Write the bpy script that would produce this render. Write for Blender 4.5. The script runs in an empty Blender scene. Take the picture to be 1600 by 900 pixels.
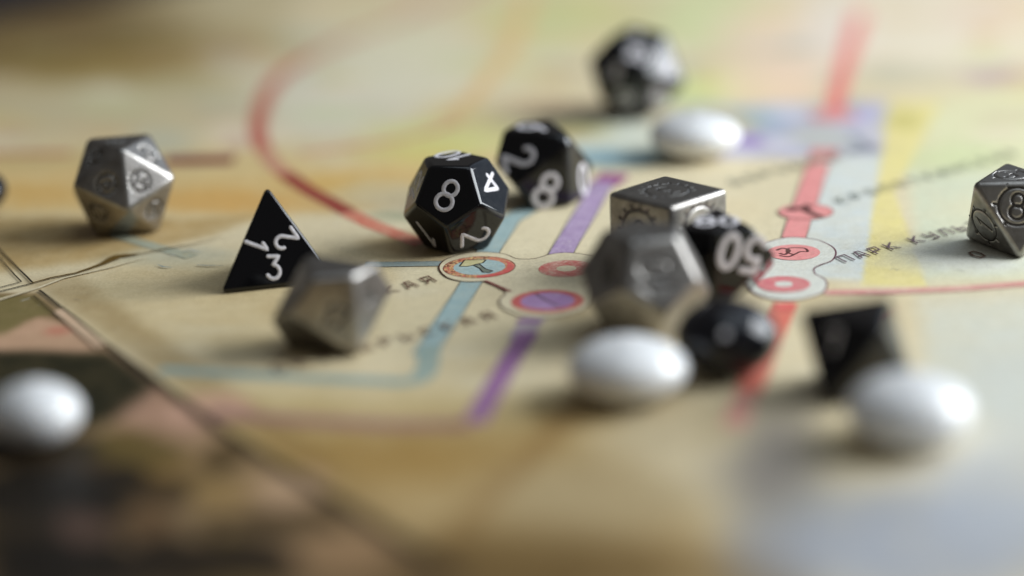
import bpy, bmesh, math, random
import numpy as np
from itertools import product, combinations
from mathutils import Vector, Matrix
random.seed(7); rng = np.random.default_rng(7)
S = bpy.context.scene
COL = S.collection

# ------------------------------------------------------------------ camera
TH, FPX, ROLL, HC = math.radians(17.8), 4000.0, math.radians(1.9), 0.138
fw = np.array([0, math.cos(TH), -math.sin(TH)])
_u = np.array([0, math.sin(TH), math.cos(TH)]); _r = np.array([1.0, 0, 0])
up = _u*math.cos(ROLL) + _r*math.sin(ROLL)
rt = _r*math.cos(ROLL) - _u*math.sin(ROLL)
CAM = np.array([0, 0, HC])
cam = bpy.data.cameras.new('camera'); co = bpy.data.objects.new('camera', cam); COL.objects.link(co)
co.matrix_world = Matrix(((rt[0], up[0], -fw[0], 0), (rt[1], up[1], -fw[1], 0), (rt[2], up[2], -fw[2], HC), (0, 0, 0, 1)))
cam.sensor_width = 36; cam.lens = 36*FPX/1600; cam.clip_start = 0.01; cam.clip_end = 50
cam.dof.use_dof = True; cam.dof.focus_distance = 0.464; cam.dof.aperture_fstop = 3.7
cam.dof.aperture_blades = 0
S.camera = co

# ------------------------------------------------------------------ light
W = bpy.data.worlds.new('World'); S.world = W; W.use_nodes = True
W.node_tree.nodes['Background'].inputs[0].default_value = (1.0, 0.96, 0.92, 1)
W.node_tree.nodes['Background'].inputs[1].default_value = 0.09
def area(name, loc, target, sx, sy, power, color):
    l = bpy.data.lights.new(name, 'AREA'); l.shape = 'RECTANGLE'; l.size = sx; l.size_y = sy
    l.energy = power; l.color = color
    o = bpy.data.objects.new(name, l); COL.objects.link(o); o.location = loc
    o.rotation_euler = (Vector(target)-Vector(loc)).to_track_quat('-Z', 'Y').to_euler()
    return o
area('window_light', (0.69, 0.53, 0.36), (0.0, 0.44, 0.0), 0.58, 0.54, 12.4, (0.92, 0.965, 1.0))
area('overhead_light', (0.30, 0.50, 0.95), (0.05, 0.45, 0.0), 0.9, 0.9, 2.8, (0.78, 0.90, 1.0))
area('side_fill_light', (0.88, 0.86, 0.42), (0.0, 0.44, 0.02), 1.9, 0.95, 2.8, (0.62, 0.78, 1.0))  # added wide dim bluish fill for reflections on the right, no real curtain
S.view_settings.view_transform = 'Standard'; S.view_settings.look = 'None'
S.view_settings.exposure = -0.05; S.view_settings.gamma = 1.0
S.render.engine = 'CYCLES'

# ------------------------------------------------------------------ geometry of the view -> ground
def at(px, py, z=0.0):
    d = fw + rt*(px-800)/FPX + up*(450-py)/FPX
    t = (z-HC)/d[2]
    return CAM + d*t
def ray(px, py):
    d = fw + rt*(px-800)/FPX + up*(450-py)/FPX
    return d/np.linalg.norm(d)
def proj(P):
    d = np.asarray(P) - CAM; z = d@fw
    z = np.where(np.abs(z) < 1e-4, 1e-4, z)
    return np.stack([800+FPX*(d@rt)/z, 450-FPX*(d@up)/z], -1)
def G(px, py):
    return at(px, py)[:2]

# ------------------------------------------------------------------ materials
def lin(c):
    c = np.array(c, float)/255
    return tuple(np.where(c <= .04045, c/12.92, ((c+.055)/1.055)**2.4))
def mat(name):
    m = bpy.data.materials.new(name); m.use_nodes = True
    nt = m.node_tree; return m, nt, nt.nodes['Principled BSDF'], nt.nodes.new, nt.links.new
def noise(N, L, scale, detail=3, rough=.55, coord=None):
    n = N('ShaderNodeTexNoise'); n.inputs['Scale'].default_value = scale
    n.inputs['Detail'].default_value = detail; n.inputs['Roughness'].default_value = rough
    if coord: L(coord, n.inputs['Vector'])
    return n
def ramp(N, L, src, a, b, ca=(0, 0, 0, 1), cb=(1, 1, 1, 1)):
    r = N('ShaderNodeValToRGB'); r.color_ramp.elements[0].position = a; r.color_ramp.elements[1].position = b
    r.color_ramp.elements[0].color = ca; r.color_ramp.elements[1].color = cb
    L(src, r.inputs[0]); return r
def mixc(N, L, fac, a, b, mode='MIX'):
    m = N('ShaderNodeMix'); m.data_type = 'RGBA'; m.blend_type = mode
    for s, v in ((0, fac), (6, a), (7, b)):
        if hasattr(v, 'is_linked') or hasattr(v, 'links'): L(v, m.inputs[s])
        else: m.inputs[s].default_value = v if s == 0 else (*v[:3], 1)
    return m.outputs[2]
PAPER_BUMP = dict(scale=2600, dist=0.00003)
def paper_finish(m, nt, B, N, L, colour, rough=.5):
    tc = N('ShaderNodeTexCoord').outputs['Object']
    g = noise(N, L, 1700, 4, .7, tc); g2 = noise(N, L, 420, 3, .6, tc)
    r1 = ramp(N, L, g.outputs['Fac'], .3, .7, (.84, .83, .80, 1), (1.1, 1.1, 1.1, 1))
    r2 = ramp(N, L, g2.outputs['Fac'], .3, .7, (.93, .92, .90, 1), (1.04, 1.04, 1.04, 1))
    c = mixc(N, L, 1.0, colour, r1.outputs[0], 'MULTIPLY'); c = mixc(N, L, 1.0, c, r2.outputs[0], 'MULTIPLY')
    L(c, B.inputs['Base Color'])
    b = N('ShaderNodeBump'); b.inputs['Strength'].default_value = .35; b.inputs['Distance'].default_value = .00004
    g3 = noise(N, L, 26, 3, .5, tc); b2 = N('ShaderNodeBump'); b2.inputs['Strength'].default_value = .5; b2.inputs['Distance'].default_value = .0016
    L(g3.outputs['Fac'], b2.inputs['Height']); L(b2.outputs[0], b.inputs['Normal'])
    L(g.outputs['Fac'], b.inputs['Height']); L(b.outputs[0], B.inputs['Normal'])
    B.inputs['Roughness'].default_value = rough; B.inputs['Specular IOR Level'].default_value = .22
PRINTS = {}
def ink(rgb, mottle=.35, mott_rgb=(214, 203, 178), scale=900, key=None):
    k = (tuple(rgb), mottle, tuple(mott_rgb), scale)
    if k in PRINTS: return PRINTS[k]
    m, nt, B, N, L = mat('print_ink')
    tc = N('ShaderNodeTexCoord').outputs['Object']
    n = noise(N, L, scale, 4, .65, tc); n2 = noise(N, L, scale*.22, 3, .5, tc)
    r = ramp(N, L, n.outputs['Fac'], .47, .68); r2 = ramp(N, L, n2.outputs['Fac'], .35, .7)
    mu = N('ShaderNodeMath'); mu.operation = 'MULTIPLY_ADD'; mu.inputs[1].default_value = mottle*.75
    L(r.outputs[0], mu.inputs[0])
    mu2 = N('ShaderNodeMath'); mu2.operation = 'MULTIPLY'; mu2.inputs[1].default_value = mottle*.5
    L(r2.outputs[0], mu2.inputs[0]); L(mu2.outputs[0], mu.inputs[2])
    c = mixc(N, L, mu.outputs[0], lin(rgb), lin(mott_rgb))
    paper_finish(m, nt, B, N, L, c)
    PRINTS[k] = m; return m

def plastic_black():
    m, nt, B, N, L = mat('black_glossy_plastic')
    tc = N('ShaderNodeTexCoord').outputs['Object']
    B.inputs['Base Color'].default_value = (.002, .002, .003, 1)
    n = noise(N, L, 900, 3, .6, tc); r = ramp(N, L, n.outputs['Fac'], .35, .75, (.05, .05, .05, 1), (.13, .13, .13, 1))
    L(r.outputs[0], B.inputs['Roughness']); B.inputs['IOR'].default_value = 1.5
    sp = noise(N, L, 2600, 2, .5, tc); b = N('ShaderNodeBump'); b.inputs['Strength'].default_value = .12; b.inputs['Distance'].default_value = .00003
    L(sp.outputs['Fac'], b.inputs['Height']); L(b.outputs[0], B.inputs['Normal'])
    return m
def paint_white():
    m, nt, B, N, L = mat('white_number_paint')
    tc = N('ShaderNodeTexCoord').outputs['Object']; n = noise(N, L, 1500, 3, .6, tc)
    r = ramp(N, L, n.outputs['Fac'], .3, .7, (.50, .48, .50, 1), (.70, .67, .69, 1)); L(r.outputs[0], B.inputs['Base Color'])
    B.inputs['Roughness'].default_value = .55; return m
def pewter():
    m, nt, B, N, L = mat('antique_pewter')
    tc = N('ShaderNodeTexCoord').outputs['Object']
    n = noise(N, L, 170, 6, .68, tc); n2 = noise(N, L, 2400, 3, .6, tc)
    c = ramp(N, L, n.outputs['Fac'], .32, .7, (.18, .165, .15, 1), (.47, .45, .425, 1))
    L(c.outputs[0], B.inputs['Base Color']); B.inputs['Metallic'].default_value = 1
    r = ramp(N, L, n.outputs['Fac'], .3, .7, (.44, .44, .44, 1), (.31, .31, .31, 1)); L(r.outputs[0], B.inputs['Roughness'])
    b = N('ShaderNodeBump'); b.inputs['Strength'].default_value = .25; b.inputs['Distance'].default_value = .00005
    L(n2.outputs['Fac'], b.inputs['Height']); L(b.outputs[0], B.inputs['Normal']); return m
def patina():
    m, nt, B, N, L = mat('dark_patina')
    B.inputs['Base Color'].default_value = (.05, .044, .04, 1); B.inputs['Metallic'].default_value = .8
    B.inputs['Roughness'].default_value = .5; return m
def stone_mat(name, c, rough, sss=0.0):
    m, nt, B, N, L = mat(name)
    tc = N('ShaderNodeTexCoord').outputs['Object']; n = noise(N, L, 120, 3, .5, tc)
    r = ramp(N, L, n.outputs['Fac'], .3, .7, (*[x*.93 for x in c], 1), (*c, 1)); L(r.outputs[0], B.inputs['Base Color'])
    B.inputs['Roughness'].default_value = rough; B.inputs['IOR'].default_value = 1.5
    if sss:
        B.inputs['Subsurface Weight'].default_value = sss; B.inputs['Subsurface Radius'].default_value = (1, .9, .8)
        B.inputs['Subsurface Scale'].default_value = .0012
    return m
BLACK, WHITE, METAL, DARK = plastic_black(), paint_white(), pewter(), patina()
STONE_W = stone_mat('white_glazed_stone', (.80, .805, .81), .10, .4)
STONE_B = stone_mat('black_glazed_stone', (.006, .006, .009), .07)

# ------------------------------------------------------------------ mesh helpers
def mesh_obj(name, V, F, m, parent=None, smooth=False, **props):
    me = bpy.data.meshes.new(name); me.from_pydata([tuple(v) for v in V], [], [tuple(f) for f in F]); me.update()
    o = bpy.data.objects.new(name, me); COL.objects.link(o); me.materials.append(m)
    if smooth: me.shade_smooth()
    if parent: o.parent = parent
    for k, v in props.items(): o[k] = v
    return o
def densify(P, step, closed=False):
    P = [np.array(p, float) for p in P]; out = []
    n = len(P); segs = n if closed else n-1
    for i in range(segs):
        a, b = P[i], P[(i+1) % n]; k = max(1, int(np.ceil(np.linalg.norm(b-a)/step)))
        for j in range(k): out.append(a+(b-a)*j/k)
    if not closed: out.append(P[-1])
    return np.array(out)
def catmull(P, n=10, closed=False):
    P = [np.array(p, float) for p in P]; out = []; m = len(P)
    for i in range(m if closed else m-1):
        if closed: a, b, c, d = P[i-1], P[i], P[(i+1) % m], P[(i+2) % m]
        else: a, b, c, d = P[max(i-1, 0)], P[i], P[i+1], P[min(i+2, m-1)]
        for j in range(n):
            t = j/n; out.append(.5*((2*b)+(c-a)*t+(2*a-5*b+4*c-d)*t*t+(-a+3*b-3*c+d)*t**3))
    if not closed: out.append(P[-1])
    return out
def ribbon(P, w, h, closed=False, caps=True, base=0.0, prof=((-1, -.5), (-.7, .75), (0, 1), (.7, .75), (1, -.5)), wv=None):
    """raised stroke of half width w along the 2-D line P: returns verts (x,y,z), faces"""
    P = np.array(P, float); n = len(P)
    wid = np.full(n, w) if wv is None else np.array(wv, float)
    if closed: T = np.roll(P, -1, 0)-np.roll(P, 1, 0)
    else:
        T = np.gradient(P, axis=0)
    T /= np.maximum(np.linalg.norm(T, axis=1, keepdims=True), 1e-12)
    if not closed and caps:
        A = []; B_ = []; ks = [math.pi/2*.98, math.pi/3, math.pi/6]
        for a in ks: A.append((P[0]-T[0]*wid[0]*math.sin(a), T[0], wid[0]*math.cos(a)))
        for a in ks[::-1]: B_.append((P[-1]+T[-1]*wid[-1]*math.sin(a), T[-1], wid[-1]*math.cos(a)))
        P = np.vstack([[a[0] for a in A], P, [b[0] for b in B_]]); T = np.vstack([[a[1] for a in A], T, [b[1] for b in B_]])
        wid = np.concatenate([[a[2] for a in A], wid, [b[2] for b in B_]]); n = len(P)
    Nn = np.stack([-T[:, 1], T[:, 0]], 1); V = []; k = len(prof)
    for i in range(n):
        for (o, z) in prof:
            q = P[i]+Nn[i]*o*wid[i]; V.append((q[0], q[1], base+z*h*(1 if wid[i] > w*.5 else .6)))
    F = []
    for i in range(n if closed else n-1):
        j = (i+1) % n
        for c in range(k-1): F.append((i*k+c, j*k+c, j*k+c+1, i*k+c+1))
    # outward faces up
    F = [f[::-1] for f in F]
    return V, F
def join(parts):
    V = []; F = []
    for v, f in parts:
        b = len(V); V += list(v); F += [tuple(i+b for i in q) for q in f]
    return V, F

# ------------------------------------------------------------------ stroke alphabet (unit height, y up)
def arc(cx, cy, rx, ry, a0, a1, n=14):
    return [(cx+rx*math.cos(math.radians(a0+(a1-a0)*i/n)), cy+ry*math.sin(math.radians(a0+(a1-a0)*i/n))) for i in range(n+1)]
DIG = {
 '0': (.60, [(arc(.30, .5, .27, .5, 0, 360, 28)[:-1], True)]),
 '1': (.36, [([(.08, .74), (.27, 1.0), (.27, 0)], False)]),
 '2': (.62, [(arc(.30, .71, .27, .28, 165, -35, 14)+[(.03, .0), (.60, .0)], False)]),
 '3': (.60, [([(.06, 1.0), (.52, 1.0), (.26, .62)]+arc(.27, .31, .29, .31, 85, -150, 14), False)]),
 '4': (.66, [([(.50, 0), (.50, 1.0), (.03, .30), (.68, .30)], False)]),
 '5': (.60, [([(.54, 1.0), (.12, 1.0), (.08, .56)]+arc(.27, .31, .29, .33, 120, -150, 14), False)]),
 '6': (.60, [([(.46, 1.0), (.20, .70)]+arc(.30, .30, .28, .30, 170, 520, 24), False)]),
 '7': (.58, [([(.04, 1.0), (.56, 1.0), (.20, 0)], False)]),
 '8': (.60, [(arc(.30, .74, .23, .25, -90, 270, 22)[:-1], True), (arc(.30, .26, .28, .27, 90, 450, 24)[:-1], True)]),
 '9': (.60, [([(.14, 0), (.40, .30)]+arc(.30, .70, .28, .30, -10, 340, 24), False)]),
}
CYR = {
 'П': (.62, [[(0, 0), (0, 1), (.58, 1), (.58, 0)]]),
 'А': (.62, [[(0, 0), (.18, 1), (.44, 1), (.60, 0)], [(.08, .36), (.54, .36)]]),
 'Р': (.56, [[(0, 0), (0, 1), (.50, 1), (.50, .45), (0, .45)]]),
 'К': (.58, [[(0, 0), (0, 1)], [(.54, 1), (.06, .5), (.56, 0)]]),
 'У': (.58, [[(0, 1), (.04, .48), (.54, .48)], [(.56, 1), (.54, 0), (.10, 0)]]),
 'Л': (.60, [[(0, 0), (.14, 1), (.58, 1), (.58, 0)]]),
 'Ь': (.54, [[(0, 1), (0, 0), (.50, 0), (.50, .5), (0, .5)]]),
 'Т': (.58, [[(0, 1), (.58, 1)], [(.29, 1), (.29, 0)]]),
 'Ы': (.76, [[(0, 1), (0, 0), (.44, 0), (.44, .5), (0, .5)], [(.72, 1), (.72, 0)]]),
 'О': (.58, [[(.12, 0), (0, .5), (.12, 1), (.46, 1), (.58, .5), (.46, 0), (.12, 0)]]),
 'И': (.60, [[(0, 1), (0, 0), (.58, 1), (.58, 0)]]),
 'Н': (.58, [[(0, 0), (0, 1)], [(.56, 0), (.56, 1)], [(0, .5), (.56, .5)]]),
 'С': (.54, [[(.52, 1), (.08, 1), (0, .5), (.08, 0), (.52, 0)]]),
 'Я': (.58, [[(.56, 0), (.56, 1), (.06, 1), (.06, .48), (.56, .48)], [(.28, .48), (0, 0)]]),
 'Б': (.56, [[(.50, 1), (0, 1), (0, 0), (.52, 0), (.52, .52), (0, .52)]]),
 'В': (.54, [[(0, 0), (0, 1), (.44, 1), (.44, .54), (0, .54)], [(.44, .54), (.52, .5), (.52, 0), (0, 0)]]),
 'Ц': (.62, [[(0, 1), (0, 0), (.62, 0), (.64, -.18)], [(.54, 1), (.54, 0)]]),
 'Е': (.50, [[(.50, 1), (0, 1), (0, 0), (.50, 0)], [(0, .5), (.42, .5)]]),
 ' ': (.40, []),
}
def digits_geo(text, h, w, relief):
    """stroke mesh centred on the origin; h = height, w = half stroke width (metres)"""
    adv = [DIG[c][0] for c in text]; gap = .20; tot = sum(adv)+gap*(len(text)-1); x = -tot/2; parts = []
    for c, a in zip(text, adv):
        for k, (pts, closed) in enumerate(DIG[c][1]):
            P = np.array(pts)*h; P[:, 0] += x*h; P[:, 1] -= .5*h
            P = densify(P, h*.07, closed)
            parts.append(ribbon(P, w, relief*(1+.07*k), closed))
        x += a+gap
    return join(parts)

# ------------------------------------------------------------------ polyhedra
PHI = (1+5**.5)/2
def solid(k):
    if k == 'd4': V = [(1, 1, 1), (1, -1, -1), (-1, 1, -1), (-1, -1, 1)]
    if k == 'd6': V = list(product((-1, 1), repeat=3))
    if k == 'd8': V = [(1, 0, 0), (-1, 0, 0), (0, 1, 0), (0, -1, 0), (0, 0, 1), (0, 0, -1)]
    if k == 'd12':
        V = list(product((-1, 1), repeat=3))
        for s in (-1, 1):
            for t in (-1, 1): V += [(0, s/PHI, t*PHI), (s/PHI, t*PHI, 0), (s*PHI, 0, t/PHI)]
    if k == 'd20':
        V = []
        for s in (-1, 1):
            for t in (-PHI, PHI): V += [(0, s, t), (s, t, 0), (t, 0, s)]
    if k == 'd10': V = [(np.cos(i*np.pi/5), np.sin(i*np.pi/5), .105*(-1)**i) for i in range(10)]+[(0, 0, .9945), (0, 0, -.9945)]
    V = np.array(V, float); return V/np.linalg.norm(V, axis=1).max()
def hull(V):
    fs = []
    for a, b, c in combinations(range(len(V)), 3):
        N = np.cross(V[b]-V[a], V[c]-V[a])
        if np.linalg.norm(N) < 1e-6: continue
        N /= np.linalg.norm(N); d = V@N
        if (d <= d[a]+1e-4).all(): pass
        elif (d >= d[a]-1e-4).all(): N = -N; d = -d
        else: continue
        idx = frozenset(np.where(d > d.max()-1e-4)[0])
        if idx not in [f[0] for f in fs]: fs.append((idx, N))
    return fs
def rest(V):
    fs = hull(V); N = fs[0][1]; t = np.array([0, 0, -1.]); v = np.cross(N, t); c = N@t
    if np.linalg.norm(v) < 1e-8: M = np.eye(3) if c > 0 else np.diag([1, -1, -1])
    else:
        K = np.array([[0, -v[2], v[1]], [v[2], 0, -v[0]], [-v[1], v[0], 0]]); M = np.eye(3)+K+K@K/(1+c)
    Wd = V@M.T; Wd = Wd-[0, 0, Wd[:, 2].min()]; Wd[:, :2] -= Wd[list(fs[0][0])][:, :2].mean(0)
    return Wd
def ordered(V, idx, N):
    idx = list(idx); C = V[idx].mean(0); e1 = V[idx[0]]-C; e1 /= np.linalg.norm(e1); e2 = np.cross(N, e1)
    return sorted(idx, key=lambda i: math.atan2((V[i]-C)@e2, (V[i]-C)@e1)), C

def seg_dist(Q, strokes):
    """distance of 2-D points Q to a set of polylines (list of (P, closed))"""
    D = np.full(len(Q), 1e9)
    for P, closed in strokes:
        P = np.array(P, float); n = len(P)
        for i in range(n if closed else n-1):
            a, b = P[i], P[(i+1) % n]; ab = b-a; L2 = max(ab@ab, 1e-18)
            t = np.clip(((Q-a)@ab)/L2, 0, 1); D = np.minimum(D, np.linalg.norm(Q-(a+t[:, None]*ab), axis=1))
    return D

def die(name, kind, x, y, yaw, R, m, label, bevel, marks, group='polyhedral dice scattered on the board map',
        paint=WHITE, engraved=False):
    Vr = rest(solid(kind))*R; c, s = math.cos(math.radians(yaw)), math.sin(math.radians(yaw))
    Vr = Vr@np.array([[c, -s, 0], [s, c, 0], [0, 0, 1]]).T
    org = np.array([x, y, 0.0001]); VW = Vr+org
    root = bpy.data.objects.new(name, None); COL.objects.link(root); root.empty_display_size = .005
    root.location = org; root['label'] = label; root['category'] = 'die'; root['group'] = group
    fs = hull(VW)
    # choose the faces that carry marks
    faces = []
    for idx, N in fs:
        o, C = ordered(VW, idx, N); faces.append((o, N, C))
    todo = {}
    for mk in marks:
        tp = np.array(mk['face']); best = None
        for fi, (o, N, C) in enumerate(faces):
            if (C-CAM)@N < 0:
                d = np.linalg.norm(proj(C[None])[0]-tp)
                if best is None or d < best[0]: best = (d, fi)
        todo.setdefault(best[1], []).append(mk)
    # bevelled body
    bm = bmesh.new(); bv = [bm.verts.new(v-org) for v in VW]
    for o, N, C in faces: bm.faces.new([bv[i] for i in o])
    bm.normal_update()
    bmesh.ops.bevel(bm, geom=list(bm.edges)+list(bm.verts), offset=bevel, offset_type='OFFSET', segments=4, profile=.5, affect='EDGES', clamp_overlap=True)
    bm.normal_update()
    zmin = min(v.co.z for v in bm.verts)
    extra = []
    for fi, mks in todo.items():
        o, N, C = faces[fi]
        # frame helper
        geos = []
        for mk in mks:
            cpx = mk.get('c', mk['face']); d = ray(*cpx); t = ((C-CAM)@N)/(d@N); P0 = CAM+d*t
            # in-plane up whose projection follows the given picture direction
            ux, uy = mk['up']; ln = math.hypot(ux, uy)
            d2 = ray(cpx[0]+ux/ln*6, cpx[1]+uy/ln*6); P1 = CAM+d2*(((C-CAM)@N)/(d2@N))
            U = P1-P0; U -= (U@N)*N; U /= np.linalg.norm(U); Rv = np.cross(U, N)
            geos.append((mk, P0, U, Rv))
        if engraved:
            # replace the flat face by a fine plate with real grooves
            flat = max((f for f in bm.faces if Vector(N).dot(f.normal) > .9995), key=lambda f: f.calc_area())
            ring = [np.array(v.co) for v in flat.verts]; bm.faces.remove(flat)
            Cc = np.mean(ring, axis=0); B_ = []
            per = sum(np.linalg.norm(ring[i]-ring[(i+1) % len(ring)]) for i in range(len(ring)))
            for i in range(len(ring)):
                a, b = ring[i], ring[(i+1) % len(ring)]; k = max(1, int(round(np.linalg.norm(b-a)/per*200)))
                B_ += [a+(b-a)*j/k for j in range(k)]
            B_ = np.array(B_); nr = 46; rr = (np.arange(1, nr+1)/nr)**.8
            pts = np.vstack([[Cc]]+[Cc+(B_-Cc)*r for r in rr]); nb = len(B_)
            mk, P0, U, Rv = geos[0]; q = pts+org-P0; Q = np.stack([q@Rv, q@U], 1)
            st = []
            for mk, P0, U, Rv in geos:
                off = np.array([(P0-geos[0][1])@geos[0][3], (P0-geos[0][1])@geos[0][2]])
                st += [(np.array(p)+off, cl) for p, cl in mark_lines(mk)]
            D = seg_dist(Q, st); w = mks[0].get('w', .00032)
            dep = np.clip(1-D/(w*1.5), 0, 1); dep = dep*dep*(3-2*dep)*.00020
            edge = np.concatenate([[0]]+[np.full(nb, r) for r in rr]); dep *= (edge < .985)
            pts = pts-np.outer(dep, N)
            F = [(0, 1+j, 1+(j+1) % nb) for j in range(nb)]
            for k in range(nr-1):
                a = 1+k*nb; b = a+nb; F += [(a+j, b+j, b+(j+1) % nb, a+(j+1) % nb) for j in range(nb)]
            extra.append((pts, F, N))
            base = -.00015
        else: base = 0.0
        for mk, P0, U, Rv in geos:
            parts = [('numeral', *digits_geo(mk['t'], mk['h'], mk.get('w', .0004), .00006))] if mk.get('t') else []
            if engraved and mk.get('ring'):
                gp = [ribbon(np.array(p), mk.get('w', .0003)*.8, .00006, cl) for p, cl in mark_lines(mk, ring_only=True)]
                parts.append(('gear_ring', *join(gp)))
            for pn, V, F in parts:
                V = np.array(V); Z = V[:, 2]+base
                Wv = (P0-org)+np.outer(V[:, 0], Rv)+np.outer(V[:, 1], U)+np.outer(Z, N)
                mesh_obj(pn, Wv, F, paint, root, smooth=True)
    me = bpy.data.meshes.new('die_body'); bm.to_mesh(me); bm.free()
    V0 = [tuple(v.co) for v in me.vertices]; F0 = [tuple(p.vertices) for p in me.polygons]
    for pts, F, N in extra:
        b = len(V0); V0 += [tuple(p) for p in pts]; F0 += [tuple(i+b for i in f) for f in F]
    body = mesh_obj('die_body', V0, F0, m, root, smooth=False)
    me2 = body.data
    nrm = np.array([p.normal[:] for p in me2.polygons]); big = np.array([p.area for p in me2.polygons])
    sm = np.ones(len(nrm), bool)
    for o, N, C in faces: sm &= ~((nrm@N > .9999) & (big > (R*.25)**2))
    me2.polygons.foreach_set('use_smooth', sm)
    bpy.data.meshes.remove(me)
    return root

def mark_lines(mk, ring_only=False):
    out = []; h = mk['h']
    if mk.get('t') and not ring_only:
        t = mk['t']; adv = [DIG[c][0] for c in t]; gap = .20; x = -(sum(adv)+gap*(len(t)-1))/2
        for c, a in zip(t, adv):
            for pts, closed in DIG[c][1]:
                P = np.array(pts)*h; P[:, 0] += x*h; P[:, 1] -= .5*h; out.append((P, closed))
            x += a+gap
    if mk.get('ring'):
        r = mk['ring']; out.append((arc(0, 0, r, r, 0, 360, 36)[:-1], True))
        for i in range(mk.get('ticks', 16)):
            a = i*2*math.pi/mk.get('ticks', 16); out.append(([(r*1.08*math.cos(a), r*1.08*math.sin(a)), (r*1.24*math.cos(a), r*1.24*math.sin(a))], False))
    return out
# ------------------------------------------------------------------ table under the board
tm, nt, B, N, L = mat('dark_stained_wood')
tc = N('ShaderNodeTexCoord').outputs['Object']; mp = N('ShaderNodeMapping'); mp.inputs['Scale'].default_value = (1, 14, 1); L(tc, mp.inputs[0])
n = noise(N, L, 9, 6, .6, mp.outputs[0]); r = ramp(N, L, n.outputs['Fac'], .3, .7, (.010, .007, .008, 1), (.030, .020, .018, 1))
L(r.outputs[0], B.inputs['Base Color']); B.inputs['Roughness'].default_value = .4
mesh_obj('table_top', [(-3, -1, -.0024), (3, -1, -.0024), (3, 4, -.0024), (-3, 4, -.0024)], [(0, 1, 2, 3)], tm, kind='structure')

# ------------------------------------------------------------------ game board: printed sheet with soft water-colour washes
def axis_pts(a, b, step, lo, hi, coarse):
    return np.concatenate([np.arange(lo, a, coarse), np.arange(a, b, step), np.arange(b, hi+coarse, coarse)])
xs = axis_pts(-.165, .165, .0008, -.42, .50, .01); ys = axis_pts(.285, .76, .0009, .02, 1.1, .01)
X, Y = np.meshgrid(xs, ys); X = X.ravel(); Y = Y.ravel()
def vnoise(x, y, sc, seed, octv=4):
    r_ = np.random.default_rng(seed); T = r_.random((64, 64)); out = np.zeros_like(x); amp = 1; tot = 0
    for k in range(octv):
        u = x*sc*2**k+17.3*k+200; v = y*sc*2**k+9.1*k+200; iu = np.floor(u).astype(int); iv = np.floor(v).astype(int); fu = u-iu; fv = v-iv
        fu = fu*fu*(3-2*fu); fv = fv*fv*(3-2*fv)
        g = lambda a, b: T[a % 64, b % 64]
        out += amp*((g(iu, iv)*(1-fu)+g(iu+1, iv)*fu)*(1-fv)+(g(iu, iv+1)*(1-fu)+g(iu+1, iv+1)*fu)*fv); tot += amp; amp *= .55
    return out/tot
def L3(c): return np.array(c, float)/255
# the washes are laid out on the sheet; positions are given by where they lie in the photograph and carried down to the sheet
P3 = np.stack([X, Y, np.zeros_like(X)], 1); Q = proj(P3); depth = (P3-CAM)@fw
qx = Q[:, 0].copy(); qy = Q[:, 1].copy(); bad = depth < .12; qx[bad] = 800; qy[bad] = 3000
j1 = (vnoise(X, Y, 90, 1)-.5); j2 = (vnoise(X, Y, 90, 2)-.5); fine = vnoise(X, Y, 420, 3)
wx = qx+j1*46; wy = qy+j2*22
colr = np.tile(L3((217, 202, 168)), (len(X), 1))
big = vnoise(X, Y, 28, 5); colr = colr*(1-.35*np.clip((big-.5)*3, 0, 1)[:, None])+L3((196, 176, 132))*(.35*np.clip((big-.5)*3, 0, 1)[:, None])
def lay(mask, rgb, a):
    global colr
    k = np.clip(mask*a*(.96+.26*(fine-.5)*2), 0, 1)[:, None]; colr = colr*(1-k)+L3(rgb)*k
def ell(cx, cy, rx, ry, rgb, a=1.0, soft=.5, rot=0, wob=1.0):
    c, s = math.cos(math.radians(rot)), math.sin(math.radians(rot)); ax = qx+(wx-qx)*wob-cx; ay = qy+(wy-qy)*wob-cy
    d = np.sqrt(((ax*c+ay*s)/rx)**2+((-ax*s+ay*c)/ry)**2)
    t = np.clip((1+soft-d)/(2*soft), 0, 1); lay(t*t*(3-2*t), rgb, a)
def poly(pts, rgb, a=1.0, feather=6, wob=.15):
    x = qx+(wx-qx)*wob; y = qy+(wy-qy)*wob; P = np.array(pts, float); n = len(P); ins = np.zeros(len(x), bool); D = np.full(len(x), 1e9)
    for i in range(n):
        x1, y1 = P[i]; x2, y2 = P[(i+1) % n]
        if y1 != y2: ins ^= ((y1 > y) != (y2 > y)) & (x < (x2-x1)*(y-y1)/(y2-y1)+x1)
        ab = np.array([x2-x1, y2-y1]); t = np.clip(((x-x1)*ab[0]+(y-y1)*ab[1])/(ab@ab), 0, 1)
        D = np.minimum(D, np.hypot(x-x1-t*ab[0], y-y1-t*ab[1]))
    sd = np.where(ins, D, -D); t = np.clip(.5+sd/(2*feather), 0, 1); lay(t*t*(3-2*t), rgb, a)
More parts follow.
